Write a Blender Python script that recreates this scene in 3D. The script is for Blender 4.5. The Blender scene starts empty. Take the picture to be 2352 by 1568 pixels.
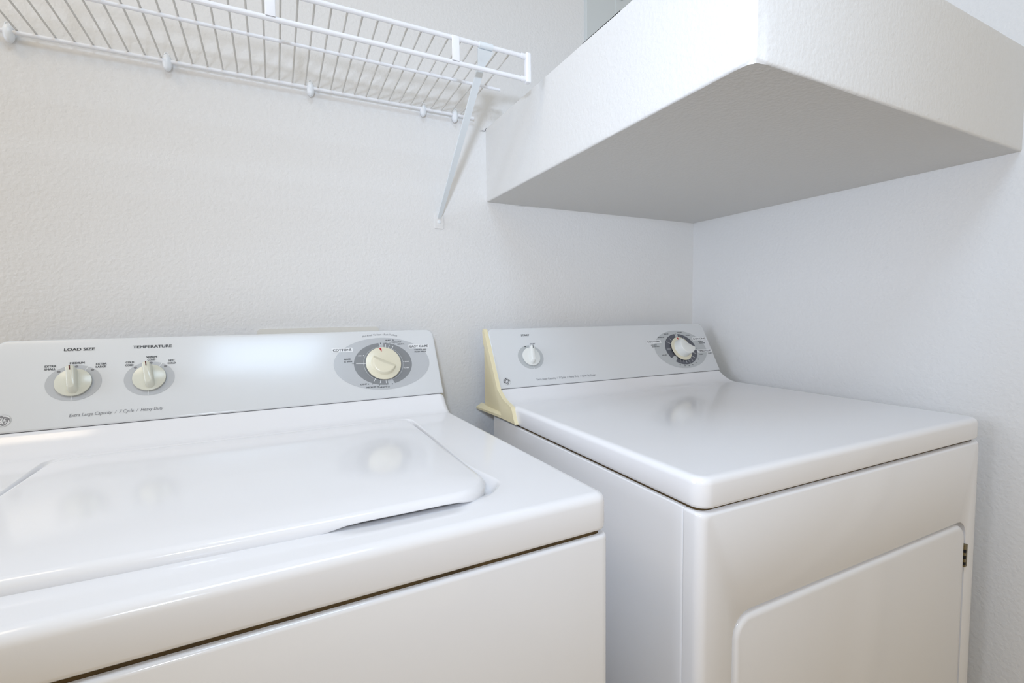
import bpy, bmesh, math, random
from math import sin, cos, pi, radians, sqrt, hypot, atan2
from mathutils import Vector, Matrix
random.seed(7)
scene = bpy.context.scene
col = scene.collection

# ------------------------------------------------------------------ camera
cam_d = bpy.data.cameras.new('camera')
cam = bpy.data.objects.new('camera', cam_d); col.objects.link(cam)
scene.camera = cam
FPX = 1086.1
cam_d.sensor_fit = 'HORIZONTAL'; cam_d.sensor_width = 36.0
cam_d.lens = 36.0 * FPX / 2352.0
cam_d.clip_start = 0.01
YAW, PITCH, ROLL = -0.46472, -0.06064, -0.01134
fw = Vector((-sin(YAW)*cos(PITCH), cos(YAW)*cos(PITCH), sin(PITCH)))
rt = fw.cross(Vector((0, 0, 1))).normalized(); up = rt.cross(fw)
r2 = rt*cos(ROLL) + up*sin(ROLL); u2 = -rt*sin(ROLL) + up*cos(ROLL)
mw = Matrix((( r2.x, u2.x, -fw.x, 0.01353), (r2.y, u2.y, -fw.y, -1.08238), (r2.z, u2.z, -fw.z, 1.11436), (0, 0, 0, 1)))
cam.matrix_world = mw

# ------------------------------------------------------------------ light
scene.view_settings.view_transform = 'Standard'
scene.view_settings.look = 'None'
scene.view_settings.gamma = 1.0
scene.view_settings.use_curve_mapping = False
scene.view_settings.exposure = 0.09
world = bpy.data.worlds.new('hallway_light'); scene.world = world
world.use_nodes = True
wbg = world.node_tree.nodes['Background']
wbg.inputs[0].default_value = (1.0, 0.80, 0.48, 1); wbg.inputs[1].default_value = 0.66

def area_lamp(name, loc, target, size, power, colour):
    d = bpy.data.lights.new(name, 'AREA'); d.shape = 'DISK'; d.size = size
    d.energy = power; d.color = colour
    o = bpy.data.objects.new(name, d); col.objects.link(o)
    o.location = loc
    o.rotation_euler = (Vector(target)-Vector(loc)).to_track_quat('-Z', 'Y').to_euler()
    return o
fl = area_lamp('photo_flash', (-0.21, -1.50, 1.36), (1.0, 0, 1.46), 0.10, 3.6, (0.68, 0.80, 1.0))
fl.data.spread = radians(101)
def lamp_light(name, x, y, power, colour):          # diffuser of an unseen ceiling lamp, added for fill
    o = area_lamp(name, (x, y, 2.385), (x, y, 0), 0.28, power, colour)
    o.data.shape = 'RECTANGLE'; o.data.size = 0.56; o.data.size_y = 0.44; o.rotation_euler = (0, 0, 0)
ADDED_LAMPS = ((0.04, -1.15, 7.4, (0.60, 0.78, 1.0)), (-0.90, -0.60, 4.4, (1.0, 0.84, 0.62)))  # two lamps out of view, added to light the room
for q in ADDED_LAMPS: lamp_light('added_ceiling_light', *q)
XL_ = -1.90
WN = (-1.05, -0.10, 1.00, 2.10)     # opening of the added window in the left wall: y0, y1, z0, z1
wl = area_lamp('added_window_fill', (XL_-.08, (WN[0]+WN[1])/2, (WN[2]+WN[3])/2), (0.5, 0, 1.3), 1.0, 17.0, (0.69, 0.80, 1.0))  # fill light added behind the invented window
wl.data.shape = 'RECTANGLE'; wl.data.size = WN[1]-WN[0]; wl.data.size_y = WN[3]-WN[2]; wl.rotation_euler = (pi/2, 0, -pi/2)

# ------------------------------------------------------------------ materials
def mat(name, base, rough=0.5, spec=0.5, metal=0.0, coat=0.0, bump=None, vary=None, spots=None):
    m = bpy.data.materials.new(name); m.use_nodes = True
    nt = m.node_tree; b = nt.nodes['Principled BSDF']
    b.inputs['Base Color'].default_value = (*base, 1)
    b.inputs['Roughness'].default_value = rough
    b.inputs['Specular IOR Level'].default_value = spec
    b.inputs['Metallic'].default_value = metal
    b.inputs['Coat Weight'].default_value = coat
    tc = nt.nodes.new('ShaderNodeTexCoord')
    colour = None
    if vary:                                    # (scale, second colour): faint uneven tone
        n = nt.nodes.new('ShaderNodeTexNoise'); n.inputs['Scale'].default_value = vary[0]; n.inputs['Detail'].default_value = 3
        nt.links.new(tc.outputs['Object'], n.inputs['Vector'])
        mx = nt.nodes.new('ShaderNodeMix'); mx.data_type = 'RGBA'
        mx.inputs['A'].default_value = (*base, 1); mx.inputs['B'].default_value = (*vary[1], 1)
        nt.links.new(n.outputs['Fac'], mx.inputs['Factor']); colour = mx.outputs['Result']
    if spots:                                   # (scale, threshold, colour): rust or dirt flecks
        n = nt.nodes.new('ShaderNodeTexNoise'); n.inputs['Scale'].default_value = spots[0]; n.inputs['Detail'].default_value = 2
        nt.links.new(tc.outputs['Object'], n.inputs['Vector'])
        rp = nt.nodes.new('ShaderNodeValToRGB')
        rp.color_ramp.elements[0].position = spots[1]; rp.color_ramp.elements[1].position = spots[1]+0.05
        nt.links.new(n.outputs['Fac'], rp.inputs['Fac'])
        mx = nt.nodes.new('ShaderNodeMix'); mx.data_type = 'RGBA'
        mx.inputs['A'].default_value = (*base, 1); mx.inputs['B'].default_value = (*spots[2], 1)
        if colour: nt.links.new(colour, mx.inputs['A'])
        nt.links.new(rp.outputs['Color'], mx.inputs['Factor']); colour = mx.outputs['Result']
    if colour: nt.links.new(colour, b.inputs['Base Color'])
    if bump:                                    # (scale, strength, distance, detail)
        n = nt.nodes.new('ShaderNodeTexNoise'); n.inputs['Scale'].default_value = bump[0]
        n.inputs['Detail'].default_value = bump[3] if len(bump) > 3 else 2
        nt.links.new(tc.outputs['Object'], n.inputs['Vector'])
        bp = nt.nodes.new('ShaderNodeBump'); bp.inputs['Strength'].default_value = bump[1]; bp.inputs['Distance'].default_value = bump[2]
        nt.links.new(n.outputs['Fac'], bp.inputs['Height']); nt.links.new(bp.outputs['Normal'], b.inputs['Normal'])
    return m
M = dict(
    wall=mat('wall_paint', (0.76, 0.755, 0.745), 0.75, 0.25, bump=(150, 0.55, 0.0018, 2)),
    ledge=mat('ledge_paint', (0.72, 0.715, 0.70), 0.7, 0.25, bump=(170, 0.42, 0.0016, 2)),
    ceil=mat('ceiling_paint', (0.82, 0.82, 0.80), 0.9, 0.2, bump=(90, 0.4, 0.002)),
    floor=mat('vinyl_floor', (0.50, 0.40, 0.28), 0.4, 0.4, vary=(9, (0.42, 0.33, 0.22))),
    enamel=mat('white_enamel', (0.83, 0.83, 0.845), 0.11, 0.5, bump=(260, 0.02, 0.0004)),
    panel=mat('console_film', (0.70, 0.715, 0.725), 0.18, 0.5),
    cream=mat('aged_cream_plastic', (0.84, 0.76, 0.52), 0.4, 0.4, vary=(14, (0.80, 0.72, 0.48))),
    knob=mat('knob_plastic', (0.66, 0.66, 0.57), 0.22, 0.5),
    knobw=mat('white_knob_plastic', (0.76, 0.77, 0.74), 0.25, 0.5),
    knobc=mat('cream_knob_plastic', (0.74, 0.70, 0.55), 0.25, 0.5),
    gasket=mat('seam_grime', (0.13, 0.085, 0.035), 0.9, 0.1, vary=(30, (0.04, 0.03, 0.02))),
    black=mat('dark_gap', (0.02, 0.02, 0.02), 0.9, 0.1),
    shelf=mat('white_vinyl_coat', (0.84, 0.85, 0.88), 0.35, 0.4),
    wire=mat('vinyl_wire', (0.66, 0.65, 0.62), 0.5, 0.3, spots=(16, 0.66, (0.42, 0.33, 0.16))),
    clip=mat('clip_plastic', (0.80, 0.83, 0.86), 0.3, 0.5),
    brace=mat('brace_enamel', (0.76, 0.81, 0.84), 0.35, 0.5),
    text=mat('dark_grey_print', (0.10, 0.105, 0.11), 0.5, 0.3),
    textl=mat('pale_grey_print', (0.22, 0.22, 0.23), 0.5, 0.3),
    ell=mat('light_grey_print', (0.50, 0.515, 0.53), 0.25, 0.5),
    elld=mat('dryer_light_grey_print', (0.50, 0.52, 0.525), 0.25, 0.5),
    ring=mat('mid_grey_print', (0.24, 0.25, 0.26), 0.22, 0.5),
    ringd=mat('slate_grey_print', (0.10, 0.105, 0.125), 0.3, 0.5),
    white=mat('white_print', (0.78, 0.79, 0.80), 0.3, 0.4),
    red=mat('red_mark', (0.50, 0.01, 0.03), 0.4, 0.4),
    darkred=mat('dark_red_mark', (0.10, 0.012, 0.012), 0.5, 0.3),
    hinge=mat('tarnished_brass', (0.30, 0.24, 0.12), 0.4, 0.5, 0.7, vary=(300, (0.12, 0.09, 0.04))),
    panelgrey=mat('grey_steel', (0.60, 0.63, 0.625), 0.45, 0.4),
    box=mat('outlet_box_plastic', (0.74, 0.715, 0.65), 0.6, 0.3, bump=(200, 0.2, 0.001)),
    door=mat('door_paint', (0.60, 0.54, 0.44), 0.4, 0.4),
    trim=mat('trim_paint', (0.80, 0.79, 0.77), 0.4, 0.4),
)

# ------------------------------------------------------------------ mesh helpers
def mesh_obj(name, verts, faces, m, parent=None, smooth=True, sharp=None, matrix=None):
    me = bpy.data.meshes.new(name); me.from_pydata([tuple(v) for v in verts], [], faces)
    bm = bmesh.new(); bm.from_mesh(me)
    bmesh.ops.remove_doubles(bm, verts=bm.verts, dist=1e-6)
    bmesh.ops.recalc_face_normals(bm, faces=bm.faces)
    ang = radians(sharp if sharp is not None else 40)
    for e in bm.edges:
        if len(e.link_faces) == 2 and e.calc_face_angle(0) > ang: e.smooth = False
    for f in bm.faces: f.smooth = smooth and len(f.verts) < 100
    bm.to_mesh(me); bm.free()
    me.materials.append(m)
    o = bpy.data.objects.new(name, me); col.objects.link(o)
    if parent: o.parent = parent
    if matrix is not None: o.matrix_local = matrix
    return o

def tag(o, label=None, cat=None, group=None, kind=None):
    if label: o['label'] = label
    if cat: o['category'] = cat
    if group: o['group'] = group
    if kind: o['kind'] = kind
    return o

def empty(name, loc, rz=0.0):
    o = bpy.data.objects.new(name, None); col.objects.link(o)
    o.location = loc; o.rotation_euler = (0, 0, rz); o.empty_display_size = 0.1
    return o

def rr(x0, x1, y0, y1, R, n=6, m=1):
    """rounded rectangle, CCW from bottom-left corner; R one radius or four (bl, br, tr, tl); m points per edge"""
    if not hasattr(R, '__len__'): R = (R,)*4
    cs = [(x0+R[0], y0+R[0], pi, R[0]), (x1-R[1], y0+R[1], 1.5*pi, R[1]), (x1-R[2], y1-R[2], 0, R[2]), (x0+R[3], y1-R[3], .5*pi, R[3])]
    arcs = [[(cx+r*cos(a+.5*pi*k/n), cy+r*sin(a+.5*pi*k/n)) for k in range(n+1)] for cx, cy, a, r in cs]
    out = []
    for i in range(4):
        out += arcs[i]
        a, b = arcs[i][-1], arcs[(i+1) % 4][0]
        for k in range(1, m): out.append((a[0]+(b[0]-a[0])*k/m, a[1]+(b[1]-a[1])*k/m))
    return out

def stack(loops, cap0=True, cap1=True):
    """loops: lists of 3D points of equal length -> verts, faces"""
    n = len(loops[0]); V = [p for L in loops for p in L]; F = []
    for i in range(len(loops)-1):
        for k in range(n):
            k2 = (k+1) % n
            F.append((i*n+k, i*n+k2, (i+1)*n+k2, (i+1)*n+k))
    if cap0: F.append(tuple(range(n))[::-1])
    if cap1: F.append(tuple((len(loops)-1)*n+k for k in range(n)))
    return V, F

def merge(*parts):
    V, F = [], []
    for v, f in parts:
        o = len(V); V += list(v); F += [tuple(i+o for i in q) for q in f]
    return V, F

def plate(outline_fn, w0, w1, b, to3, steps=4):
    """slab from w0 to w1 whose far edge (w1) is rounded by b; outline_fn(inset) -> 2D loop; to3(u, v, w)"""
    L = [[to3(u, v, w0) for u, v in outline_fn(0)]]
    s = 1 if w1 > w0 else -1
    for k in range(steps+1):
        a = .5*pi*k/steps
        L.append([to3(u, v, w1-s*b*(1-sin(a))) for u, v in outline_fn(b*(1-cos(a)))])
    return stack(L)

def box(x0, x1, y0, y1, z0, z1):
    V = [(x, y, z) for x in (x0, x1) for y in (y0, y1) for z in (z0, z1)]
    F = [(0, 1, 3, 2), (4, 6, 7, 5), (0, 4, 5, 1), (2, 3, 7, 6), (0, 2, 6, 4), (1, 5, 7, 3)]
    return V, F

def rbox(x0, x1, y0, y1, z0, z1, R, b, n=6):
    """box with rounded upright corners (R) and rounded top and bottom edges (b)"""
    L = []
    for k in range(4):
        a = .5*pi*k/3; i = b*(1-sin(a))
        L.append([(x, y, z0+b*(1-cos(a))) for x, y in rr(x0+i, x1-i, y0+i, y1-i, max(R-i, .0005), n)])
    for k in range(4):
        a = .5*pi*k/3; i = b*(1-cos(a))
        L.append([(x, y, z1-b*(1-sin(a))) for x, y in rr(x0+i, x1-i, y0+i, y1-i, max(R-i, .0005), n)])
    return stack(L)

def tube(pts, r, n=8, caps=True):
    pts = [Vector(p) for p in pts]; L = []
    for i, p in enumerate(pts):
        t = (pts[min(i+1, len(pts)-1)]-pts[max(i-1, 0)]).normalized()
        a = t.cross(Vector((0, 0, 1)));
        if a.length < .05: a = t.cross(Vector((0, 1, 0)))
        a.normalize(); b = t.cross(a)
        rad = r[i] if hasattr(r, '__len__') else r
        L.append([p+a*rad*cos(2*pi*k/n)+b*rad*sin(2*pi*k/n) for k in range(n)])
    return stack(L, caps, caps)

def lathe(prof, n=48):
    """prof: (r, h) from axis outward; axis z"""
    V, F = [], []
    for r, h in prof:
        for k in range(n): V.append((r*cos(2*pi*k/n), r*sin(2*pi*k/n), h))
    for i in range(len(prof)-1):
        for k in range(n): F.append((i*n+k, i*n+(k+1) % n, (i+1)*n+(k+1) % n, (i+1)*n+k))
    F.append(tuple(range(n))[::-1]); F.append(tuple((len(prof)-1)*n+k for k in range(n)))
    return V, F

def sstep(a, b, x):
    t = min(1, max(0, (x-a)/(b-a))); return t*t*(3-2*t)

def lines(a, b, step, extra=()):
    """sorted coordinates a..b about every step, plus fine ones at the ends"""
    n = max(1, round((b-a)/step)); s = {round(a+(b-a)*k/n, 6) for k in range(n+1)}
    for e in extra:
        if a < e < b: s.add(round(e, 6))
    return sorted(s)

def top_panel(name, x0, x1, y0, y1, zt, thick, r, Rc, zf, xs_extra, ys_extra, step, m, parent):
    """a pressed enamel top: height field with a rolled edge all round and a skirt of height thick"""
    rc = Rc-r
    fine = [rc*k/5 for k in range(1, 6)]
    X0, X1, Y0, Y1 = x0+r, x1-r, y0+r, y1-r
    xs = lines(X0, X1, step[0], [X0+f for f in fine]+[X1-f for f in fine]+list(xs_extra))
    ys = lines(Y0, Y1, step[1], [Y0+f for f in fine]+[Y1-f for f in fine]+list(ys_extra))
    nx, ny = len(xs), len(ys)
    def mp(x, y):
        cx = X0+rc if x < X0+rc else (X1-rc if x > X1-rc else None)
        cy = Y0+rc if y < Y0+rc else (Y1-rc if y > Y1-rc else None)
        if cx is None or cy is None: return x, y, None
        dx, dy = x-cx, y-cy; d = max(abs(dx), abs(dy)); t = atan2(dy, dx)
        return cx+d*cos(t), cy+d*sin(t), (cos(t), sin(t))
    V = []; info = {}
    for j, y in enumerate(ys):
        for i, x in enumerate(xs):
            px, py, nn = mp(x, y); V.append((px, py, zt+zf(px, py))); info[(i, j)] = nn
    F = [(j*nx+i, j*nx+i+1, (j+1)*nx+i+1, (j+1)*nx+i) for j in range(ny-1) for i in range(nx-1)]
    ring = [(i, 0) for i in range(nx-1)]+[(nx-1, j) for j in range(ny-1)]+[(i, ny-1) for i in range(nx-1, 0, -1)]+[(0, j) for j in range(ny-1, 0, -1)]
    base = []
    for i, j in ring:
        nn = info[(i, j)]
        if nn is None: nn = ((-1 if i == 0 else 1 if i == nx-1 else 0), (-1 if j == 0 else 1 if j == ny-1 else 0))
        base.append((j*nx+i, nn))
    prev = [b[0] for b in base]; N = len(base)
    prof = [(r*sin(.5*pi*k/6), r*(1-cos(.5*pi*k/6)), 0) for k in range(1, 7)]
    rb = .005
    prof += [(r-rb*(1-cos(.5*pi*k/3)), thick-rb*(1-sin(.5*pi*k/3)), 1) for k in range(0, 4)]
    prof += [(r-.03, thick, 1)]
    for off, drop, absz in prof:
        cur = []
        for idx, nn in base:
            p = V[idx]; z = zt-drop if absz else p[2]-drop
            V.append((p[0]+nn[0]*off, p[1]+nn[1]*off, z)); cur.append(len(V)-1)
        for k in range(N):
            k2 = (k+1) % N; F.append((prev[k], prev[k2], cur[k2], cur[k]))
        prev = cur
    return mesh_obj(name, V, F, m, parent, sharp=60)

# ------------------------------------------------------------------ the room
XR, XL, YB = 1.195, -1.90, -3.0
def struct(name, vf, m, label=None, smooth=False):
    o = mesh_obj(name, vf[0], vf[1], m, smooth=smooth); o['kind'] = 'structure'
    if label: o['label'] = label
    return o
struct('floor', box(XL-.1, XR+.1, YB, .1, -.1, 0), M['floor'])
struct('ceiling', box(XL-.1, XR+.1, YB, .1, 2.44, 2.54), M['ceil'])
struct('wall_back', box(XL-.1, XR+.1, 0, .1, 0, 2.44), M['wall'])
struct('wall_right', box(XR, XR+.1, YB, 0, 0, 2.44), M['wall'])
struct('wall_left', merge(box(XL-.1, XL, YB, WN[0], 0, 2.44), box(XL-.1, XL, WN[1], 0, 0, 2.44), box(XL-.1, XL, WN[0], WN[1], 0, WN[2]), box(XL-.1, XL, WN[0], WN[1], WN[3], 2.44)), M['wall'])

wf = struct('added_window_1', merge(box(XL-.02, XL+.012, WN[0]-.05, WN[0], WN[2]-.05, WN[3]+.05), box(XL-.02, XL+.012, WN[1], WN[1]+.05, WN[2]-.05, WN[3]+.05),
     box(XL-.02, XL+.012, WN[0], WN[1], WN[2]-.05, WN[2]), box(XL-.02, XL+.012, WN[0], WN[1], WN[3], WN[3]+.05)), M['trim'])  # unseen window frame, added around the fill light
mesh_obj('added_window_bar', *box(XL-.05, XL-.02, (WN[0]+WN[1])/2-.015, (WN[0]+WN[1])/2+.015, WN[2], WN[3]), M['trim'], wf, smooth=False)
for (lx, ly, _p, _c), lb in zip(ADDED_LAMPS, ('added wide white ceiling lamp in front of the corner ledge', 'added wide white ceiling lamp nearest the added window, warm fill light')):
    lamp = empty('added_ceiling_lamp', (lx, ly, 2.44)); tag(lamp, lb, 'ceiling lamp', 'added ceiling lamps')  # fixture bodies added to go with the fill lights
    mesh_obj('added_lamp_housing', *merge(box(-.31, .31, -.25, -.235, -.07, 0), box(-.31, .31, .235, .25, -.07, 0), box(-.31, -.295, -.235, .235, -.07, 0), box(.295, .31, -.235, .235, -.07, 0), box(-.295, .295, -.235, .235, -.03, 0)), M['trim'], lamp, smooth=False)
# door in the right wall, just outside the frame, mirrored softly in the dryer front
d1 = struct('door_1', rbox(XR-.012, XR-.001, -1.775, -.975, .01, 2.03, .002, .002), M['door'], smooth=True)
for k, (z0, z1) in enumerate(((.2, .95), (1.1, 1.85))):
    mesh_obj('door_panel', *rbox(XR-.018, XR-.011, -1.645, -1.105, z0, z1, .003, .003), M['door'], d1)
mesh_obj('door_knob', *lathe([(.001, 0), (.012, 0), (.012, .03), (.026, .04), (.026, .06), (.012, .07), (.001, .07)], 20), M['hinge'], d1,
         matrix=Matrix.Translation((XR-.011, -1.71, 1.0)) @ Matrix.Rotation(-pi/2, 4, 'Y'))
tr = struct('trim_1', merge(box(XR-.018, XR-.001, -.970, -.900, 0, 2.10), box(XR-.018, XR-.001, -1.85, -1.78, 0, 2.10), box(XR-.018, XR-.001, -1.78, -.970, 2.035, 2.10)), M['trim'])

# the deep plastered ledge in the corner above the dryer
def ledge():
    x0, x1, y0, y1, z0, z1 = .4905, XR, -.7275, 0.0, 1.3866, 1.5622
    b = .0028; L = []
    rnd = random.Random(3)
    N = 170
    def seg(a, c, n):
        return [(a[0]+(c[0]-a[0])*k/n, a[1]+(c[1]-a[1])*k/n) for k in range(n)]
    nz = [rnd.uniform(-1, 1) for _ in range(2*N+20)]
    def wob(q):                                   # trowel-worn edge: slow waves with a little grit
        return .5*sin(q*.21)+.5*sin(q*.083+1)+.35*sin(q*.57+2)+.25*(nz[q]+nz[max(q-1, 0)])
    def loop(i, z, jit, flat_z=False):
        A, B, C_, D = (x0+i, y1), (x0+i, y0+i+.004), (x0+i+.004, y0+i), (x1, y0+i)
        p2 = seg(A, B, N)+seg(B, C_, 4)+seg(C_, D, N)+[D, (x1, y1)]
        out = []
        for q, (x, y) in enumerate(p2):
            j = jit*wob(q) if q < len(p2)-2 else 0
            k = max(0, 1-hypot(x-x0, y-y0)/.03)**2 if z < 1.42 else 0      # battered corner
            c = .005*k*(1.0+.25*nz[q])
            out.append((x+abs(j)*.3+c, y+abs(j)*.3+c, z if flat_z else z+j+c))
        return out
    for k in range(4):
        a = .5*pi*k/3
        L.append(loop(b*(1-sin(a)), z0+b*(1-cos(a)), .0007*k/3, k == 0))
    L.append(loop(0, z0+.008, .0003))
    for z in (z0+.03, 1.46, z1-.02): L.append(loop(0, z, .0))
    for k in range(4):
        a = .5*pi*k/3
        L.append(loop(b*(1-cos(a)), z1-b*(1-sin(a)), .0002 if k < 3 else 0, k == 3))
    V, F = stack(L)
    o = mesh_obj('wall_ledge', V, F, M['ledge'], smooth=True, sharp=45)
    tag(o, 'deep white plastered ledge in the corner above the dryer', kind='structure')
    # torn paint where the ledge meets the back wall
    q = [(-.016, .0), (-.002, .001), (.003, .009), (.001, .0095), (-.003, .0025), (-.008, .0025)]
    V = [(x0+a, -.0012, 1.5622-.008+c) for a, c in q]+[(x0+a, -.0002, 1.5622-.008+c) for a, c in q]
    n = len(q)
    F = [tuple(range(n)), tuple(range(2*n-1, n-1, -1))]+[(k, (k+1) % n, n+(k+1) % n, n+k) for k in range(n)]
    mesh_obj('torn_paint', V, F, M['textl'], o, smooth=False)
    V, F = tube([(x0+.05+.1*k/8, -.0012+.0003*(k % 2), 1.3862+.0012*sin(k*1.3)) for k in range(9)], .0012, 6)
    mesh_obj('caulk_bead', V, F, M['ledge'], o)
    return o
ledge()
strip = mesh_obj('dark_strip', *rbox(.4935, .4975, -.50, -.40, 1.5623, 1.5650, .001, .0008), M['black'])
tag(strip, 'thin dark strip lying on top edge of the white ledge', 'strip')

# grey electrical panel on the back wall above the ledge
ep = empty('electrical_panel', (.783, 0, 1.72)); tag(ep, 'pale grey metal panel on the back wall above the ledge', 'electrical panel')
f3 = lambda u, v, w: (u, -w, v)
mesh_obj('cover_frame', *plate(lambda i: rr(i, .36-i, i, .56-i, .006), .0003, .010, .002, f3), M['panelgrey'], ep)
mesh_obj('panel_door', *plate(lambda i: rr(.096+i, .30-i, .06+i, .50-i, .004), .0095, .0125, .0015, f3), M['panelgrey'], ep)
mesh_obj('latch', *rbox(.103, .118, -.0155, -.0127, .247, .256, .001, .001), M['textl'], ep)

# laundry outlet box behind the washer console
ob = empty('laundry_outlet_box', (-.019, 0, .9312)); tag(ob, 'cream outlet box frame on the wall behind the washer console', 'outlet box')
def ring_plate(x0, x1, z0, z1, R, w, t):
    o_ = rr(x0, x1, z0, z1, R); i_ = rr(x0+w, x1-w, z0+w, z1-w, max(R-w, .003))
    L = [[(x, -.0003, z) for x, z in o_], [(x, -t, z) for x, z in o_], [(x, -t, z) for x, z in i_], [(x, -.0004, z) for x, z in i_]]
    return stack(L, False, False)
mesh_obj('frame', *ring_plate(0, .241, 0, .156, .008, .018, .0024), M['box'], ob)
mesh_obj('back_plate', *rbox(.016, .225, -.0014, -.0003, .016, .14, .002, .0005), M['box'], ob)
for x in (.07, .17): mesh_obj('valve', *tube([(x, -.002, .07), (x, -.03, .07), (x, -.03, .05)], .008, 10), M['hinge'], ob)

# ------------------------------------------------------------------ wire shelf
sh = empty('wire_shelf', (-.24, 0, 1.5765)); tag(sh, 'white wire shelf with front lip and diagonal brace on the back wall', 'shelf')
def S(p): return (p[0]+.24, p[1], p[2]-1.5765)
def spart(name, vf, m, **k): return mesh_obj(name, [S(v) for v in vf[0]], vf[1], m, sh, **k)
XE, XS = .455, -.93
spart('back_rod', tube([(XS, -.012, 1.5765), (XE, -.012, 1.5765)], .0034, 10), M['shelf'])
spart('middle_rod', tube([(XS, -.158, 1.5820), (XE, -.158, 1.5820)], .0030, 10), M['shelf'])
spart('front_top_rod', tube([(XS, -.2806, 1.5905), (XE, -.2806, 1.5905)], .0040, 10), M['shelf'])
spart('front_lower_rod', tube([(XS, -.2806, 1.5495), (XE, -.2806, 1.5495)], .0040, 10), M['shelf'])
wv, wf = tube([(0, -.0085, .0035), (0, -.012, .0047), (0, -.158, .0099), (0, -.276, .0178), (0, -.2835, .0176)], .0017, 6)
w0 = None
x = -.3427-.0239*24
k = 0
while x < XE-.012:
    if w0 is None:
        w0 = mesh_obj('deck_wire', wv, wf, M['wire'], sh, matrix=Matrix.Translation((x+.24, 0, 0)))
    else:
        c = w0.copy(); col.objects.link(c); c.parent = sh; c.matrix_local = Matrix.Translation((x+.24+random.uniform(-.0006, .0006), 0, 0))
    x += .0239; k += 1
for xc in (.311, .025, -.26, -.55, -.83):
    spart('lip_strap', rbox(xc-.0068, xc+.0068, -.2862, -.2842, 1.5505, 1.5925, .0008, .0008), M['shelf'])
spart('end_cap', merge(rbox(XE-.006, XE+.0045, -.2875, -.2755, 1.5425, 1.5965, .003, .002), tube([(XE-.014, -.2806, 1.5905), (XE, -.2806, 1.5905)], .0052, 10), tube([(XE-.014, -.2806, 1.5495), (XE, -.2806, 1.5495)], .0052, 10)), M['shelf'])
spart('end_cap', merge(rbox(XS-.0045, XS+.006, -.2875, -.2755, 1.5425, 1.5965, .003, .002)), M['shelf'])
def clip_shape():
    # teardrop body hugging the rod with a hook over its top
    prof = []
    L = []
    for k in range(13):
        t = .5-.5*cos(pi*k/12); z = -.0160+.0280*t
        w = .0074*(max(.01, 1-(abs(t-.5)/.5)**2.6))**.5; d = .0085*(max(.02, 1-(abs(t-.47)/.54)**2.6))**.5
        L.append([(w*cos(2*pi*j/14), -.0105+d*sin(2*pi*j/14), z) for j in range(14)])
    hook = tube([(.0035*cos(a), -.0125-.0045*0, .010+.0045*sin(a)) for a in [pi*j/8 for j in range(9)]], .0009, 6)
    return merge(stack(L), hook, box(-.004, .004, -.006, -.0002, -.006, .006))
cv, cf = clip_shape(); cl = None
for xc in (-.353, -.143, .097, .332, .408, -.59, -.83):
    if cl is None: cl = mesh_obj('wall_clip', cv, cf, M['clip'], sh, matrix=Matrix.Translation((xc+.24, 0, 0)))
    else:
        c = cl.copy(); col.objects.link(c); c.parent = sh; c.matrix_local = Matrix.Translation((xc+.24, 0, 0))
# brace: a folded strip from the front rod down to a foot on the wall
def brace(xb, foot_z):
    a = Vector((xb, -.003, foot_z)); b = Vector((xb+.002, -.2795, 1.5845))
    d = (b-a).normalized(); sx = Vector((1, 0, 0)); nn = d.cross(sx).normalized()
    L = []
    for t, w, h in ((0, .0035, .0008), (.05, .0048, .002), (.3, .0058, .003), (.85, .0068, .0035), (.93, .0066, .003), (.97, .012, .0025), (1.0, .0150, .0022)):
        p = a+(b-a)*t
        L.append([p+sx*u+nn*v for u, v in ((-w, -h), (w, -h), (w, h*.4), (w*.55, h), (-w*.55, h), (-w, h*.4))])
    o = spart('brace', stack(L), M['brace'], sharp=25)
    hk = tube([(xb-.011+.026*k/1, -.2806, 1.5905) for k in (0, 1)], .0056, 12)
    m2 = mesh_obj('brace_hook', [S(v) for v in hk[0]], hk[1], M['brace'], sh)
    ft = plate(lambda i: rr(xb-.0115+i, xb+.0115-i, foot_z-.024+i, foot_z+.014-i, (.003, .003, .010, .010)), .0003, .0022, .0008, lambda u, v, w: (u, -w, v))
    spart('brace_foot', ft, M['wall'])
    sc = lathe([(.0008, 0), (.0045, 0), (.0038, .0016), (.0008, .0022)], 14)
    mesh_obj('screw', *sc, M['clip'], sh, matrix=Matrix.Translation(S((xb, -.0022, foot_z-.008))) @ Matrix.Rotation(pi/2, 4, 'X'))
brace(.3674, 1.337)
brace(-.62, 1.337)

# ------------------------------------------------------------------ printing on the consoles
MM = .001
def text_mesh(s, shear=0.0, bold=0.0, spacing=1.0):
    c = bpy.data.curves.new('txt', 'FONT'); c.body = s; c.shear = shear; c.offset = bold; c.space_character = spacing
    c.resolution_u = 3; c.size = 1.0
    o = bpy.data.objects.new('txt', c); col.objects.link(o)
    dg = bpy.context.evaluated_depsgraph_get(); dg.update()
    me = bpy.data.meshes.new_from_object(o.evaluated_get(dg))
    V = [tuple(v.co) for v in me.vertices]; F = [tuple(p.vertices) for p in me.polygons]
    bpy.data.objects.remove(o); bpy.data.curves.remove(c); bpy.data.meshes.remove(me)
    return V, F
def flat(name, V2, F, m, panel, h):
    me = bpy.data.meshes.new(name); me.from_pydata([(u*MM, v*MM, h*MM) for u, v in V2], [], F)
    me.materials.append(m)
    o = bpy.data.objects.new(name, me); col.objects.link(o); o.parent = panel
    return o
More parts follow.
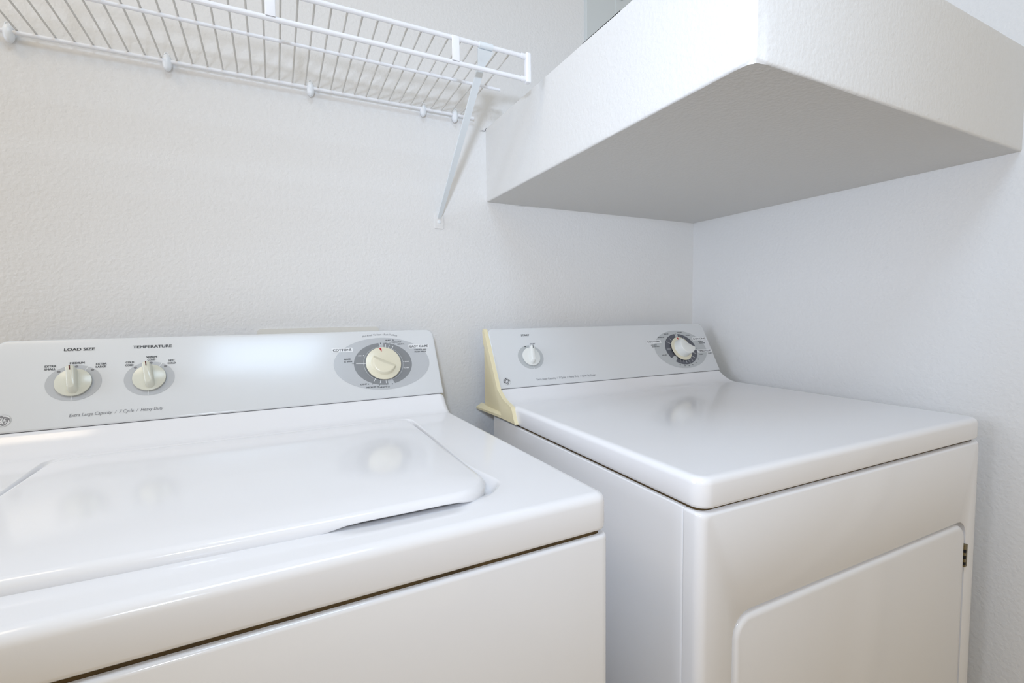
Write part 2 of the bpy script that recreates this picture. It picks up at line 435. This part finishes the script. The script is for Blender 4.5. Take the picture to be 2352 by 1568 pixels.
def text(panel, s, u0, u1, vc, h, m='text', shear=0.0, bold=0.012, lift=.55, bend=0.0, name='lettering'):
    V, F = text_mesh(s, shear, 0.0)
    xs = [v[0] for v in V]; a, b = min(xs), max(xs)
    capV, _ = text_mesh('H', 0, 0.0); ch = max(v[1] for v in capV)
    k = (u1-u0)/(b-a); uc = (u0+u1)/2
    V2 = []
    for x_, y_, _z in V:
        u = u0+(x_-a)*k; v = vc-h/2+y_/ch*h
        V2.append((u, v-bend*(u-uc)**2))
    if bold > 0:                                # struck twice, a hair apart, for the heavier lettering
        n_ = len(V2); g = .055*h
        V2 = [(u-g, v) for u, v in V2]+[(u+g, v) for u, v in V2]; F = list(F)+[tuple(i+n_ for i in f) for f in F]
    return flat(name, V2, F, M[m], panel, lift)
def ellipse(panel, uc, vc, a, b, m, h, name='dial_print', n=72):
    return flat(name, [(uc+a*cos(2*pi*k/n), vc+b*sin(2*pi*k/n)) for k in range(n)], [tuple(range(n))], M[m], panel, h)
def arc_band(panel, uc, vc, a, b, a2, b2, p0, p1, m, h, name='dial_ring'):
    n = max(3, int(abs(p1-p0)/4)); V, F = [], []
    for k in range(n+1):
        t = radians(p0+(p1-p0)*k/n)
        V += [(uc+a*cos(t), vc+b*sin(t)), (uc+a2*cos(t), vc+b2*sin(t))]
    F = [(2*k, 2*k+1, 2*k+3, 2*k+2) for k in range(n)]
    return flat(name, V, F, M[m], panel, h)
def tick(panel, uc, vc, a, b, phi, s0, s1, w, m, h):
    t = radians(phi); p = Vector((a*cos(t), b*sin(t))); q = Vector((-p.y, p.x)).normalized()*w/2
    c = Vector((uc, vc)); pts = [c+p*s0-q, c+p*s1-q, c+p*s1+q, c+p*s0+q]
    return flat('tick_mark', [tuple(v) for v in pts], [(0, 1, 2, 3)], M[m], panel, h)
def ribbon(pts, w):
    """flat stroke along a smoothed 2D polyline; w: width or list"""
    P = [Vector(p) for p in pts]; Q = []
    n = len(P)
    for i in range(n-1):
        p0, p1, p2, p3 = P[max(i-1, 0)], P[i], P[i+1], P[min(i+2, n-1)]
        for k in range(6):
            t = k/6
            Q.append(.5*((2*p1)+(p2-p0)*t+(2*p0-5*p1+4*p2-p3)*t*t+(3*p1-p0-3*p2+p3)*t**3))
    Q.append(P[-1]); V, F = [], []
    for i, q in enumerate(Q):
        d = (Q[min(i+1, len(Q)-1)]-Q[max(i-1, 0)])
        d = d.normalized() if d.length > 1e-9 else Vector((1, 0))
        nn = Vector((-d.y, d.x)); f = i/(len(Q)-1)
        ww = w*(.55+.45*sin(pi*min(1, max(0, f*1.0))))/2
        V += [tuple(q+nn*ww), tuple(q-nn*ww)]
    F = [(2*i, 2*i+1, 2*i+3, 2*i+2) for i in range(len(Q)-1)]
    return V, F
def logo(panel, uc, vc, R, dark, light):
    """round monogram badge: dark disc, four rim swooshes and two script letters"""
    o = ellipse(panel, uc, vc, R*1.06, R*1.06, 'ell', .30, 'badge')
    ellipse(panel, uc, vc, R*.99, R*.99, light, .36, 'badge')
    ellipse(panel, uc, vc, R*.90, R*.90, dark, .42, 'badge')
    V, F = [], []
    for k in range(4):
        a0 = radians(90*k+28)
        pts = [((1.0-.20*t)*cos(a0+1.15*t), (1.0-.20*t)*sin(a0+1.15*t)) for t in [j/5 for j in range(6)]]
        v, f = ribbon(pts, .17); V, F = merge((V, F), (v, f))
        pts = [((.93)*cos(a0+1.15+.42*t), (.93)*sin(a0+1.15+.42*t)) for t in [j/3 for j in range(4)]]
    E_ = [(.55, .40), (.46, .52), (.26, .36), (.16, .14), (.46, .08), (.12, -.04), (-.02, -.32), (.17, -.58), (.46, -.44), (.50, -.20), (.34, -.13), (.25, -.28)]
    G_ = [(-.02, .42), (-.14, .54), (-.36, .40), (-.50, .10), (-.42, -.12), (-.24, .00), (-.08, .34), (-.12, -.10), (-.26, -.46), (-.46, -.54), (-.54, -.36), (-.40, -.24)]
    for g in (E_, G_):
        v, f = ribbon(g, .13); V, F = merge((V, F), (v, f))
    flat('badge_monogram', [(uc+R*.92*a, vc+R*.92*b) for a, b, *_ in V], F, M[light], panel, .5)

# ------------------------------------------------------------------ knobs
def knob_small(root, frame, u, v, ang, m, mark, R=22.6, bar_h=17.0):
    mat4 = frame @ Matrix.Translation((u*MM, v*MM, 0)) @ Matrix.Rotation(radians(ang), 4, 'Z')
    R *= MM
    prof = [(R*.90, .0006), (R*.90, .0022), (R*.995, .0026), (R, .0034), (R*.985, .0046), (R*.7, .0062), (R*.3, .0070), (.0006, .0072)]
    disc = lathe(prof, 56)
    # grip bar: rounded ridge across the disc, reaching a little past its rim at the pointer end
    L = []
    H = bar_h*MM
    for t, w, h, inset in ((0, .0068, .0045, 0), (.3, .0064, .3, 0), (.7, .0055, .7, .001), (.92, .0049, .94, .002), (1.0, .0036, 1.0, .0035)):
        z = .0045+(H-.0045)*h if t else .0045
        y0, y1 = -R*.86+inset*1.2+(.004*h if t else 0), R*.93+.0036*h-inset*.4
        L.append([(x, y, z) for x, y in rr(-w, w, y0, y1, (w*.95, w*.95, w*.6, w*.6), 5)])
    bar = stack(L)
    k = mesh_obj('knob', *merge(disc, bar), M[m], root, sharp=50, matrix=mat4)
    mesh_obj('pointer_mark', *box(-.0007, .0007, R*.70, R*.93+.0026, H+.00005, H+.0004), M[mark], k, smooth=False)
    sh_ = lathe([(R*.80, 0), (R*.80, .0012), (.0005, .0012)], 40)
    mesh_obj('knob_base', *sh_, M['black'], k)
    return k
def knob_timer(root, frame, u, v, ang, grip_h, mgrip, R=35.0, rg=25.0, dy=0.0, low=.60):
    mat4 = frame @ Matrix.Translation((u*MM, v*MM, 0)) @ Matrix.Rotation(radians(ang), 4, 'Z')
    R *= MM; rg *= MM
    prof = [(R*.93, .0012), (R*.93, .003), (R*.99, .0034), (R, .0042), (R*.985, .0052), (R*.9, .0058), (.0006, .0064)]
    k = mesh_obj('timer_knob', *lathe(prof, 72), M['knobc'], root, sharp=50, matrix=mat4)
    mesh_obj('knob_base', *lathe([(R*.97, 0.0002), (R*.97, .0022), (.0005, .0022)], 60), M['black'], k)
    # D-shaped grip: straight wall towards +y, curved wall behind
    H = grip_h*MM; L = []
    n = 26
    for t, inset, yo in ((0, 0, .0065), (.12, .0008, .0050), (.9, .0022, -.0010), (.97, .0030, -.0018), (1.0, .0052, -.0032)):
        r_ = rg-inset; pts = []; yo += dy
        a0 = math.asin(max(-1, min(1, yo/r_)))
        for j in range(n+1):
            a = pi-a0+(pi+2*a0)*j/n; pts.append((r_*cos(a), r_*sin(a)))
        # straight top, slightly scooped
        (xa, ya), (xb, yb) = pts[-1], pts[0]
        for j in range(1, 10):
            f = j/10; pts.append((xa+(xb-xa)*f, ya+(yb-ya)*f-.0022*sin(pi*f)*t))
        # the grip's top slopes down from the straight wall to the curved one
        zz = .0060+(H-.0060)*t
        L.append([(x, y, .0060+(zz-.0060)*(1.0 if t < .05 else (low+(1-low)*sstep(-rg, rg*.25, y)))) for x, y in pts])
    mesh_obj('grip', *stack(L), M[mgrip], k, sharp=45)
    q = [(-.0022, R*.92), (0.0010, R*.93), (.0022, R*.86), (.0012, R*.70), (-.0004, R*.78)]
    V = [(a, b, .0066) for a, b in q]+[(a, b, .0060) for a, b in q]; n5 = len(q)
    F = [tuple(range(n5)), tuple(range(2*n5-1, n5-1, -1))]+[(i, (i+1) % n5, n5+(i+1) % n5, n5+i) for i in range(n5)]
    mk = mesh_obj('pointer_mark', V, F, M['red'], k, smooth=False)
    return k, mk

# ------------------------------------------------------------------ appliances
W = .686
def console(root, x0, x1, y0, z0, y1, z1, yback, zbase):
    """sloping control panel with a wedge body and cream end caps; returns (panel, frame)"""
    ev = Vector((0, y1-y0, z1-z0)); Lf = ev.length; ev.normalize(); ex = Vector((1, 0, 0)); nn = ex.cross(ev)
    fr = Matrix(((1, ev.x, nn.x, 0), (0, ev.y, nn.y, y0), (0, ev.z, nn.z, z0), (0, 0, 0, 1)))
    pw = plate(lambda i: rr(x0+i, x1-i, .0012+i, Lf-i, (.002, .002, .014, .014), 8), -.004, .0, .0035, lambda u, v, w: (u, v, w), 5)
    panel = mesh_obj('control_panel', *pw, M['panel'], root, sharp=50, matrix=fr)
    prof = [(y0+.006, z0-.0002), (y0+.005, z0+.002), (y1+.004, z1-.008), (y1+.008, z1-.004), (yback-.003, z1-.004), (yback, z1-.008), (yback, z0-.0002)]
    n = len(prof)
    V = [(x, y, z) for x in (x0+.004, x1-.004) for y, z in prof]
    F = [tuple(range(n))[::-1], tuple(range(n, 2*n))]+[(k, (k+1) % n, n+(k+1) % n, n+k) for k in range(n)]
    mesh_obj('console_body', V, F, M['enamel'], root, smooth=False)
    mesh_obj('seam_strip', *box(x0+.003, x1-.003, y0+.0025, y0+.005, z0-.0002, z0+.004), M['black'], root, smooth=False)
    return panel, fr, Lf
def end_cap(root, side, x, y0, z0, y1, z1, yback, zd, thick, tuck=0.0):
    """cream plastic end of the console: rim along the slope and cove, recessed triangle, flange at the foot"""
    s = side
    zb = zd-thick+.004
    front = [(y0-.090, zb), (y0-.083, zb+.010), (y0-.076, zd-.008), (y0-.070, zd-.001), (y0-.060, zd+.0025), (y0-.045, zd+.0050), (y0-.028, zd+.011), (y0-.014, zd+.020), (y0-.004, z0), (y1-.004, z1-.008), (y1-.001, z1-.002), (y1+.005, z1)]
    front = [(y+tuck, z-tuck*.8 if z > zb else z) for y, z in front]
    rear = [(yback, z1-.001-tuck*.8), (yback, zb)]
    out = front+rear
    n = len(out)
    def ext(poly, xa, xb):
        m_ = len(poly)
        V = [(xa, y, z) for y, z in poly]+[(xb, y, z) for y, z in poly]
        F = [tuple(range(m_)), tuple(range(2*m_-1, m_-1, -1))]+[(k, (k+1) % m_, m_+(k+1) % m_, m_+k) for k in range(m_)]
        return V, F
    base = ext(out, x, x+s*.0030)
    # rim: between the front outline and a straight crease
    crease = [(yback-.001, z1-.006-tuck), (yback-.006, z1-.034), (y0-.006, zb+.030), (y0-.024, zb)]
    rim = ext(front+crease, x+s*.0030, x+s*.0080)
    lip = ext([(a+.0, b) for a, b in front]+[(a+.0022, b-.0016) for a, b in front[::-1]], x+s*.0080, x+s*.0090)
    fl = []
    fy0, fy1 = y0-.024, yback+.028
    fV = [(x, fy0, zb+.012), (x, fy1, zb+.012), (x+s*.0165, fy1-.004, zb+.004), (x+s*.0080, fy0, zb+.006),
          (x, fy0, zb), (x, fy1, zb), (x+s*.0165, fy1-.004, zb), (x+s*.0080, fy0, zb)]
    fF = [(0, 1, 2, 3), (7, 6, 5, 4), (0, 4, 5, 1), (1, 5, 6, 2), (2, 6, 7, 3), (3, 7, 4, 0)]
    o = mesh_obj('end_cap', *merge(base, rim, lip, (fV, fF)), M['cream'], root, smooth=False)
    o['label'] = 'cream plastic end cap'
    return o

def side_cap(root, xa, xb, y0, z0, y1, z1, yback, zd):
    """plain cream cap closing a console end behind the panel"""
    poly = [(y0+.008, z0-.001), (y1+.008, z1-.008), (yback+.001, z1-.006), (yback+.001, zd-.02), (y0+.008, zd-.02)]
    m_ = len(poly)
    V = [(xa, y, z) for y, z in poly]+[(xb, y, z) for y, z in poly]
    F = [tuple(range(m_)), tuple(range(2*m_-1, m_-1, -1))]+[(k, (k+1) % m_, m_+(k+1) % m_, m_+k) for k in range(m_)]
    return mesh_obj('end_cap', V, F, M['cream'], root, smooth=False)

# ---- washer
WX, WY, WTH, WZ, WT = .33202, -.67868, .01733, .91836, .0415
washer = empty('washing_machine', (WX, WY, 0), WTH)
tag(washer, 'white top-loading washing machine with three dials and a lid on its deck', 'washing machine')
wy0, wz0, wy1, wz1 = -.14788-WY, .9491, -.07948-WY, 1.08086
LIDZ0, LIDZ1 = .0012, .0120           # lid height above the deck, rear and front
LX0, LX1, LY0, LY1 = -.590, -.099, .046, .470
def lid_edge_x(side, y):
    t = (y-LY0)/(LY1-LY0)
    return (LX1-.016*(1-t)+.004) if side > 0 else (LX0+.010*(1-t)-.003)
def lid_bow(x, y): return max(0, (-.20-x)/.30)**1.6*.010*(1-sstep(LY0, LY0+.25, y))
def lid_outline(i, m=24):
    pts = rr(LX0+i, LX1-i, LY0+i, LY1-i, (.055-i, .048-i, .016, .030), 10, m)
    out = []
    for x, y in pts:
        f = (x-LX0)/(LX1-LX0); xa, xb = lid_edge_x(-1, y), lid_edge_x(1, y)
        X = xa+(xb-xa)*f; b_ = lid_bow(X, y)
        out.append((X, y+b_))
    return out
def lid_sd(x, y):
    """approximate signed distance to the lid outline, negative inside"""
    xa, xb = lid_edge_x(-1, y), lid_edge_x(1, y)
    cx, cy = (xa+xb)/2, (LY0+LY1)/2; hx, hy = (xb-xa)/2, (LY1-LY0)/2
    R = .045 if y < cy else .016
    qx, qy = abs(x-cx)-hx+R, abs(y-cy)-hy+R
    return hypot(max(qx, 0), max(qy, 0))+min(max(qx, qy), 0)-R
def washer_z(x, y):
    z = 0.0
    t = (y-(wy0-.045))/.045
    if t > 0: z += (wz0-WZ-.0004)*min(1.0, t**1.8)
    y -= lid_bow(x, y)
    d = lid_sd(x, y)
    if d < .03:
        side = sstep(LY0+.004, LY0+.050, y)                # the well is deep at the sides, shallow in front
        rear = 1-sstep(LY1-.05, LY1-.005, y)
        depth = .0105*side*(.25+.75*rear)
        depth *= 1-.8*sstep(LY1-.012, LY1+.004, y)
        wid = .0065+.0130*(1-sstep(LY0+.03, LY0+.13, y))*side*(1 if x > -.34 else .3)
        z -= depth*(1-sstep(wid*.45, wid*1.15, d))
        # finger scoop under the right front of the lid
        g = sstep(-.30, -.24, x)*(1-sstep(-.165, -.13, x))*(1-sstep(LY0+.01, LY0+.05, y))*sstep(LY0-.022, LY0+.004, y)
        z -= .0022*g
    return z
fx = [LX1-.026+.0008*k for k in range(60)]+[LX0-.020+.0010*k for k in range(40)]
fy = [LY0-.012+.0015*k for k in range(30)]+[LY1-.02+.0015*k for k in range(24)]
top_panel('deck', -W, 0, 0, wy0+.018, WZ, WT, .010, .013, washer_z, fx, fy, (.006, .003), M['enamel'], washer)
def lid():
    L = []
    def zt(y): return LIDZ1+(LIDZ0-LIDZ1)*(y-LY0)/(LY1-LY0)
    ol = lid_outline(0)
    def botz(x, y):
        g = sstep(-.30, -.255, x)*(1-sstep(-.165, -.125, x))*(1-sstep(LY0+.01, LY0+.04, y))
        base = -.0025-.0075*sstep(LY0+.012, LY0+.06, y)
        return WZ+base+.0056*g
    L.append([(x, y, botz(x, y)) for x, y in lid_outline(.012)])
    L.append([(x, y, botz(x, y)) for x, y in lid_outline(.0012)])
    L.append([(x, y, botz(x, y)+.0012) for x, y in ol])
    b = .0075
    for k in range(6):
        a = .5*pi*k/5; q = lid_outline(b*(1-cos(a)))
        L.append([(x, y, max(WZ+zt(y)-b*(1-sin(a)), botz(x, y)+.0013)) for x, y in q])
    # very slightly crowned top
    for i, h in ((.05, .0012), (.12, .0022), (.19, .0026)):
        L.append([(x, y, WZ+zt(y)+h) for x, y in lid_outline_in(i)])
    V, F = stack(L)
    return mesh_obj('lid', V, F, M['enamel'], washer, sharp=60)
def lid_outline_in(i):
    ol = lid_outline(.0055); cx, cy = (LX0+LX1)/2, (LY0+LY1)/2
    k = 1-i/.215
    return [(cx+(x-cx)*k, cy+(y-cy)*k) for x, y in ol]
lid()
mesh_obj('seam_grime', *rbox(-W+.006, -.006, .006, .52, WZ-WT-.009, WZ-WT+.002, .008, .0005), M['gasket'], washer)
mesh_obj('cabinet', *rbox(-W+.001, .001, -.0005, .585, .05, WZ-WT-.0045, .011, .004), M['enamel'], washer)
mesh_obj('toe_base', *box(-W+.02, -.02, .03, .56, .012, .055), M['black'], washer, smooth=False)
for x in (-W+.05, -.05):
    for y in (.06, .53):
        mesh_obj('foot', *rbox(x-.02, x+.02, y-.02, y+.02, 0, .02, .012, .002), M['black'], washer)
wp, wfr, wL = console(washer, -W, 0, wy0, wz0, wy1, wz1, wy1+.014, WZ-WT+.004)
side_cap(washer, -.0045, -.0015, wy0, wz0, wy1, wz1, wy1+.014, WZ)
side_cap(washer, -W+.0015, -W+.0045, wy0, wz0, wy1, wz1, wy1+.014, WZ)
T = lambda *a, **k: text(wp, *a, **k)
T('LOAD SIZE', -606.7, -569.5, 129.3, 4.8); T('TEMPERATURE', -520.3, -467.3, 129.8, 4.8)
T('EXTRA', -627, -614, 102.0, 3.3); T('SMALL', -627.3, -613.9, 97.2, 3.3); T('MEDIUM', -597.9, -580.5, 105.7, 3.3)
T('EXTRA', -565.9, -552.9, 102.4, 3.3); T('LARGE', -565.9, -553.2, 97.6, 3.3)
T('COLD', -528.4, -517.8, 102.5, 3.3); T('COLD', -528.6, -518.2, 97.6, 3.3); T('WARM', -501.8, -487.7, 110.8, 3.3); T('COLD', -500.0, -489.4, 106.0, 3.3)
T('HOT', -470.7, -462.6, 102.8, 3.3); T('COLD', -472.2, -461.4, 98.0, 3.3)
for c, (ds) in ((-590.7, ((-610.1, 92.2), (-589.5, 99.8), (-569.7, 92.7))), (-495.7, ((-515.4, 92.7), (-494.8, 100.1), (-475.2, 92.7)))):
    ellipse(wp, c, 72.6, 33.7, 29.5, 'ell', .3)
    for u, v in ds: ellipse(wp, u, v, 2.1, 1.8, 'textl', .5, 'dial_dot', 20)
    tick(wp, c, 72.6, 33.7, 29.5, -92, .5, 1.0, 1.0, 'white', .45)
    tick(wp, c, 72.6, 33.7, 29.5, 62, .5, 1.0, 1.0, 'white', .45)
T('Extra Large Capacity  /  7 Cycle  /  Heavy Duty', -592, -475.9, 19.8, 5.0, m='textl', shear=.22, bold=.0)
logo(wp, -664.9, 20.1, 8.7, 'textl', 'white')
TU, TV = -114.7, 75.2
ellipse(wp, TU, TV, 95, 56.2, 'ell', .3)
for p0, p1 in ((-73, 85), (95, 274)): arc_band(wp, TU, TV-1, 57.6, 45.5, 30, 26, p0, p1, 'ring', .45)
arc_band(wp, TU, TV-1, 39.5, 37.5, 38.7, 36.9, -70, 84, 'ell', .5); arc_band(wp, TU, TV-1, 39.5, 37.5, 38.7, 36.9, 96, 272, 'ell', .5)
for ph in (80, 72, 63, 176, -117, -103, -90): tick(wp, TU, TV-1, 57.6, 45.5, ph, .60, .93, 1.0, 'white', .55)
for ph in (80, 72, 63, 176, -117, -103, -90): tick(wp, TU, TV-1, 57.6, 45.5, ph, .97, 1.06, .6, 'text', .55)
for u, v in ((-115.4, 119.0), (-103.1, 29.5)): ellipse(wp, u, v, 1.3, 1.1, 'text', .5, 'dial_dot', 16)
for u, v in ((-152, 93.6), (-73.5, 75.8), (-75.0, 62.0)): ellipse(wp, u, v, 1.2, 1.1, 'white', .55, 'dial_dot', 16)
T('SPIN', -162.4, -154.6, 93.4, 2.4, m='white', lift=.6); T('RINSE', -71.2, -62.8, 75.6, 2.4, m='white', lift=.6); T('SPIN', -73, -65.2, 61.7, 2.4, m='white', lift=.6)
T('HEAVY 10', -105.0, -88.0, 125.1, 2.9); T('MEDIUM 7', -92.5, -72.7, 120.3, 2.9); T('LIGHT 5', -81.2, -67.2, 115.5, 2.9)
T('RINSE', -189.5, -177, 87.3, 3.0); T('& SPIN', -189.8, -175.4, 82.4, 3.0)
T('LIGHT 6', -164.2, -148.8, 33.1, 2.9); T('MEDIUM 10', -153.5, -130.5, 25.8, 2.9); T('HEAVY 13', -128.3, -109.8, 24.2, 2.9)
for (u0, u1, v0, v1, s) in ((-211, -171.5, 103, 112.2, 'COTTONS'), (-58.6, -14, 104.2, 113.4, 'EASY CARE')):
    q = rr(u0, u1, v0, v1, 1.5, 4); flat('name_tag', q, [tuple(range(len(q)))], M['white'], wp, .42)
    T(s, u0+2.5, u1-2.5, (v0+v1)/2, 4.8)
T('WRINKLE FREE', -48.0, -21.4, 100.8, 2.7); T('PERM PRESS', -47.8, -23.0, 96.2, 2.7)
T('Pull Knob To Start - Push To Stop', -149.7, -79.2, 139.0, 3.6, m='textl', shear=.2, bold=.0, bend=.0030)
knob_small(washer, wfr, -590.7, 72.4, 7, 'knob', 'darkred')
knob_small(washer, wfr, -495.7, 73.0, 9, 'knob', 'darkred')
kw, mk = knob_timer(washer, wfr, -115.5, 73.6, -29, 17, 'knobc')
mk.rotation_euler = (0, 0, radians(35))

# ---- dryer
DX, DY, DTH, DZ, DT = .44424, -.70411, -.01595, .920, .0378
dryer = empty('clothes_dryer', (DX, DY, 0), DTH)
tag(dryer, 'white front-loading clothes dryer with a cream console end, under the corner ledge', 'clothes dryer')
dy0, dz0, dy1, dz1 = -.14387-DY, .94519, -.07251-DY, 1.07779
def dryer_z(x, y):
    t = (y-(dy0-.060))/.060
    return (dz0-DZ-.0004)*min(1.0, t**1.9) if t > 0 else 0.0
top_panel('top_panel', 0, W, 0, dy0+.018, DZ, DT, .009, .020, dryer_z, [], [dy0-.06+.003*k for k in range(22)], (.03, .03), M['enamel'], dryer)
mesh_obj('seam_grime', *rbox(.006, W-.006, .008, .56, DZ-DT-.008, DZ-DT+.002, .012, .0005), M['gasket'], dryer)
ztop = DZ-DT-.0035
mesh_obj('cabinet', *rbox(0, W, .0268, .600, .05, ztop, .004, .002), M['enamel'], dryer)
# front panel with the door opening
def front_panel():
    x0, x1, z0, z1 = 0, W, .05, ztop
    hx0, hx1, hz0, hz1, hR = .0565, .6465, .20, .7420, .030
    L = [[(x, .0262, z) for x, z in rr(x0, x1, z0, z1, .004, 6, 6)]]
    b = .012
    for k in range(6):
        a = .5*pi*k/5; i = b*(1-cos(a))
        L.append([(x, b*(1-sin(a)), z) for x, z in rr(x0+i, x1-i, z0+i*.4, z1-i*.4, .004+i*.3, 6, 6)])
    L.append([(x, 0, z) for x, z in rr(hx0-.002, hx1+.002, hz0-.002, hz1+.002, hR+.002, 6, 6)])
    L.append([(x, .0012, z) for x, z in rr(hx0, hx1, hz0, hz1, hR, 6, 6)])
    L.append([(x, .014, z) for x, z in rr(hx0, hx1, hz0, hz1, hR, 6, 6)])
    V, F = stack(L, True, True)
    return mesh_obj('front_panel', V, F, M['enamel'], dryer, sharp=45)
front_panel()
dv = plate(lambda i: rr(.0580+i, .6410-i, .2030+i, .7380-i, .029-min(i, .015), 8), .013, -.0015, .009, lambda u, v, w: (u, w, v), 6)
mesh_obj('door', *dv, M['enamel'], dryer, sharp=60)
def hinge(z0, z1):
    h = mesh_obj('hinge', *rbox(.6385, .6480, -.0022, .006, z0, z1, .001, .0008), M['hinge'], dryer)
    hz = z1-z0
    for k in range(3):
        a = z0+hz*(.16+.28*k)
        mesh_obj('hinge_slot', *box(.6380, .6412, -.0028, .004, a-hz*.065, a+hz*.065), M['black'], h, smooth=False)
    return h
hinge(.658, .698); hinge(.245, .285)
mesh_obj('toe_base', *box(.02, W-.02, .04, .58, .012, .055), M['black'], dryer, smooth=False)
for x in (.05, W-.05):
    for y in (.07, .55):
        mesh_obj('foot', *rbox(x-.02, x+.02, y-.02, y+.02, 0, .02, .012, .002), M['black'], dryer)
dp, dfr, dL = console(dryer, 0, W, dy0, dz0, dy1, dz1, dy1+.012, DZ-DT+.004)
end_cap(dryer, -1, .001, dy0, dz0, dy1, dz1, dy1+.012, DZ, DT)
side_cap(dryer, W-.0045, W-.0015, dy0, dz0, dy1, dz1, dy1+.012, DZ)
T = lambda *a, **k: text(dp, *a, **k)
T('START', 84, 106.1, 130.5, 4.8); T('START', 102.5, 115.8, 106.9, 3.0)
ellipse(dp, 96.2, 73.4, 33.4, 30, 'elld', .3); ellipse(dp, 87.7, 100.7, 2.0, 1.7, 'text', .5, 'dial_dot', 20)
tick(dp, 96.2, 73.4, 33.4, 30, -88, .5, 1.0, 1.0, 'white', .45); tick(dp, 96.2, 73.4, 33.4, 30, 84, .5, 1.0, 1.0, 'white', .45)
logo(dp, 20.7, 18.0, 8.7, 'text', 'white')
T('Extra Large Capacity  /  3 Cycle  /  Heavy Duty  /  Quiet By Design', 96.6, 261.4, 16.8, 4.6, m='textl', bold=.0)
DU, DV = 570.0, 71.6
ellipse(dp, DU, DV, 93.6, 57, 'elld', .3)
for p0, p1 in ((8, 84), (95, 213), (230, 352)): arc_band(dp, DU, DV, 56.3, 46.4, 30, 26, p0, p1, 'ringd', .45)
TK = (74, 58, 126, 146, 177, -22, -43, -60, -75, -88, -100, -115)
for ph in TK: tick(dp, DU, DV, 56.3, 46.4, ph, .6, .93, .9, 'white', .55)
for ph in TK: tick(dp, DU, DV, 56.3, 46.4, ph, .97, 1.05, .6, 'text', .55)
for u, v in ((569, 118), (527.5, 43.6), (627, 71)): ellipse(dp, u, v, 1.3, 1.1, 'text', .5, 'dial_dot', 16)
for s, u, v in (('70 MIN', 636, 52), ('60', 619, 37.9), ('50', 604.8, 27.8), ('40', 589.6, 22.9), ('30', 575.2, 20.9), ('20', 560.4, 21.9), ('10', 545.1, 25.7)):
    w = 1.0*len(s); T(s, u-w, u+w, v, 2.8)
for s, u, v, w in (('MORE DRY', 535.0, 119, 8.5), ('OPTIMUM DRY', 512.5, 109.3, 11.5), ('MORE DRY', 587, 122.4, 8.5), ('LESS DRY', 613.5, 112.2, 8), ('LESS DRY', 502.5, 56.7, 8.5),
                   ('AUTOMATIC', 478.0, 87.4, 10), ('REGULAR HEAT', 482.5, 82.4, 13), ('AUTOMATIC', 653.5, 91.4, 9.5), ('MEDIUM HEAT', 657.5, 86.4, 11.5), ('NO HEAT', 672.0, 54.0, 7)):
    T(s, u-w, u+w, v, 2.6)
for (u0, u1, v0, v1, s) in ((456, 507, 92.6, 102, 'COTTONS'), (626, 680.5, 95.6, 105, 'EASY CARE'), (627, 684, 57.4, 66.6, 'TIMED FLUFF')):
    q = rr(u0, u1, v0, v1, 1.5, 4); flat('name_tag', q, [tuple(range(len(q)))], M['white'], dp, .42)
    T(s, u0+3, u1-3, (v0+v1)/2, 4.6)
knob_small(dryer, dfr, 96.0, 73.4, -9, 'knobw', 'text', R=22.8)
kd, mk2 = knob_timer(dryer, dfr, 568.5, 71.6, -38, 31, 'knobw', rg=26.5, dy=.009, low=.93)
mk2.rotation_euler = (0, 0, radians(44))
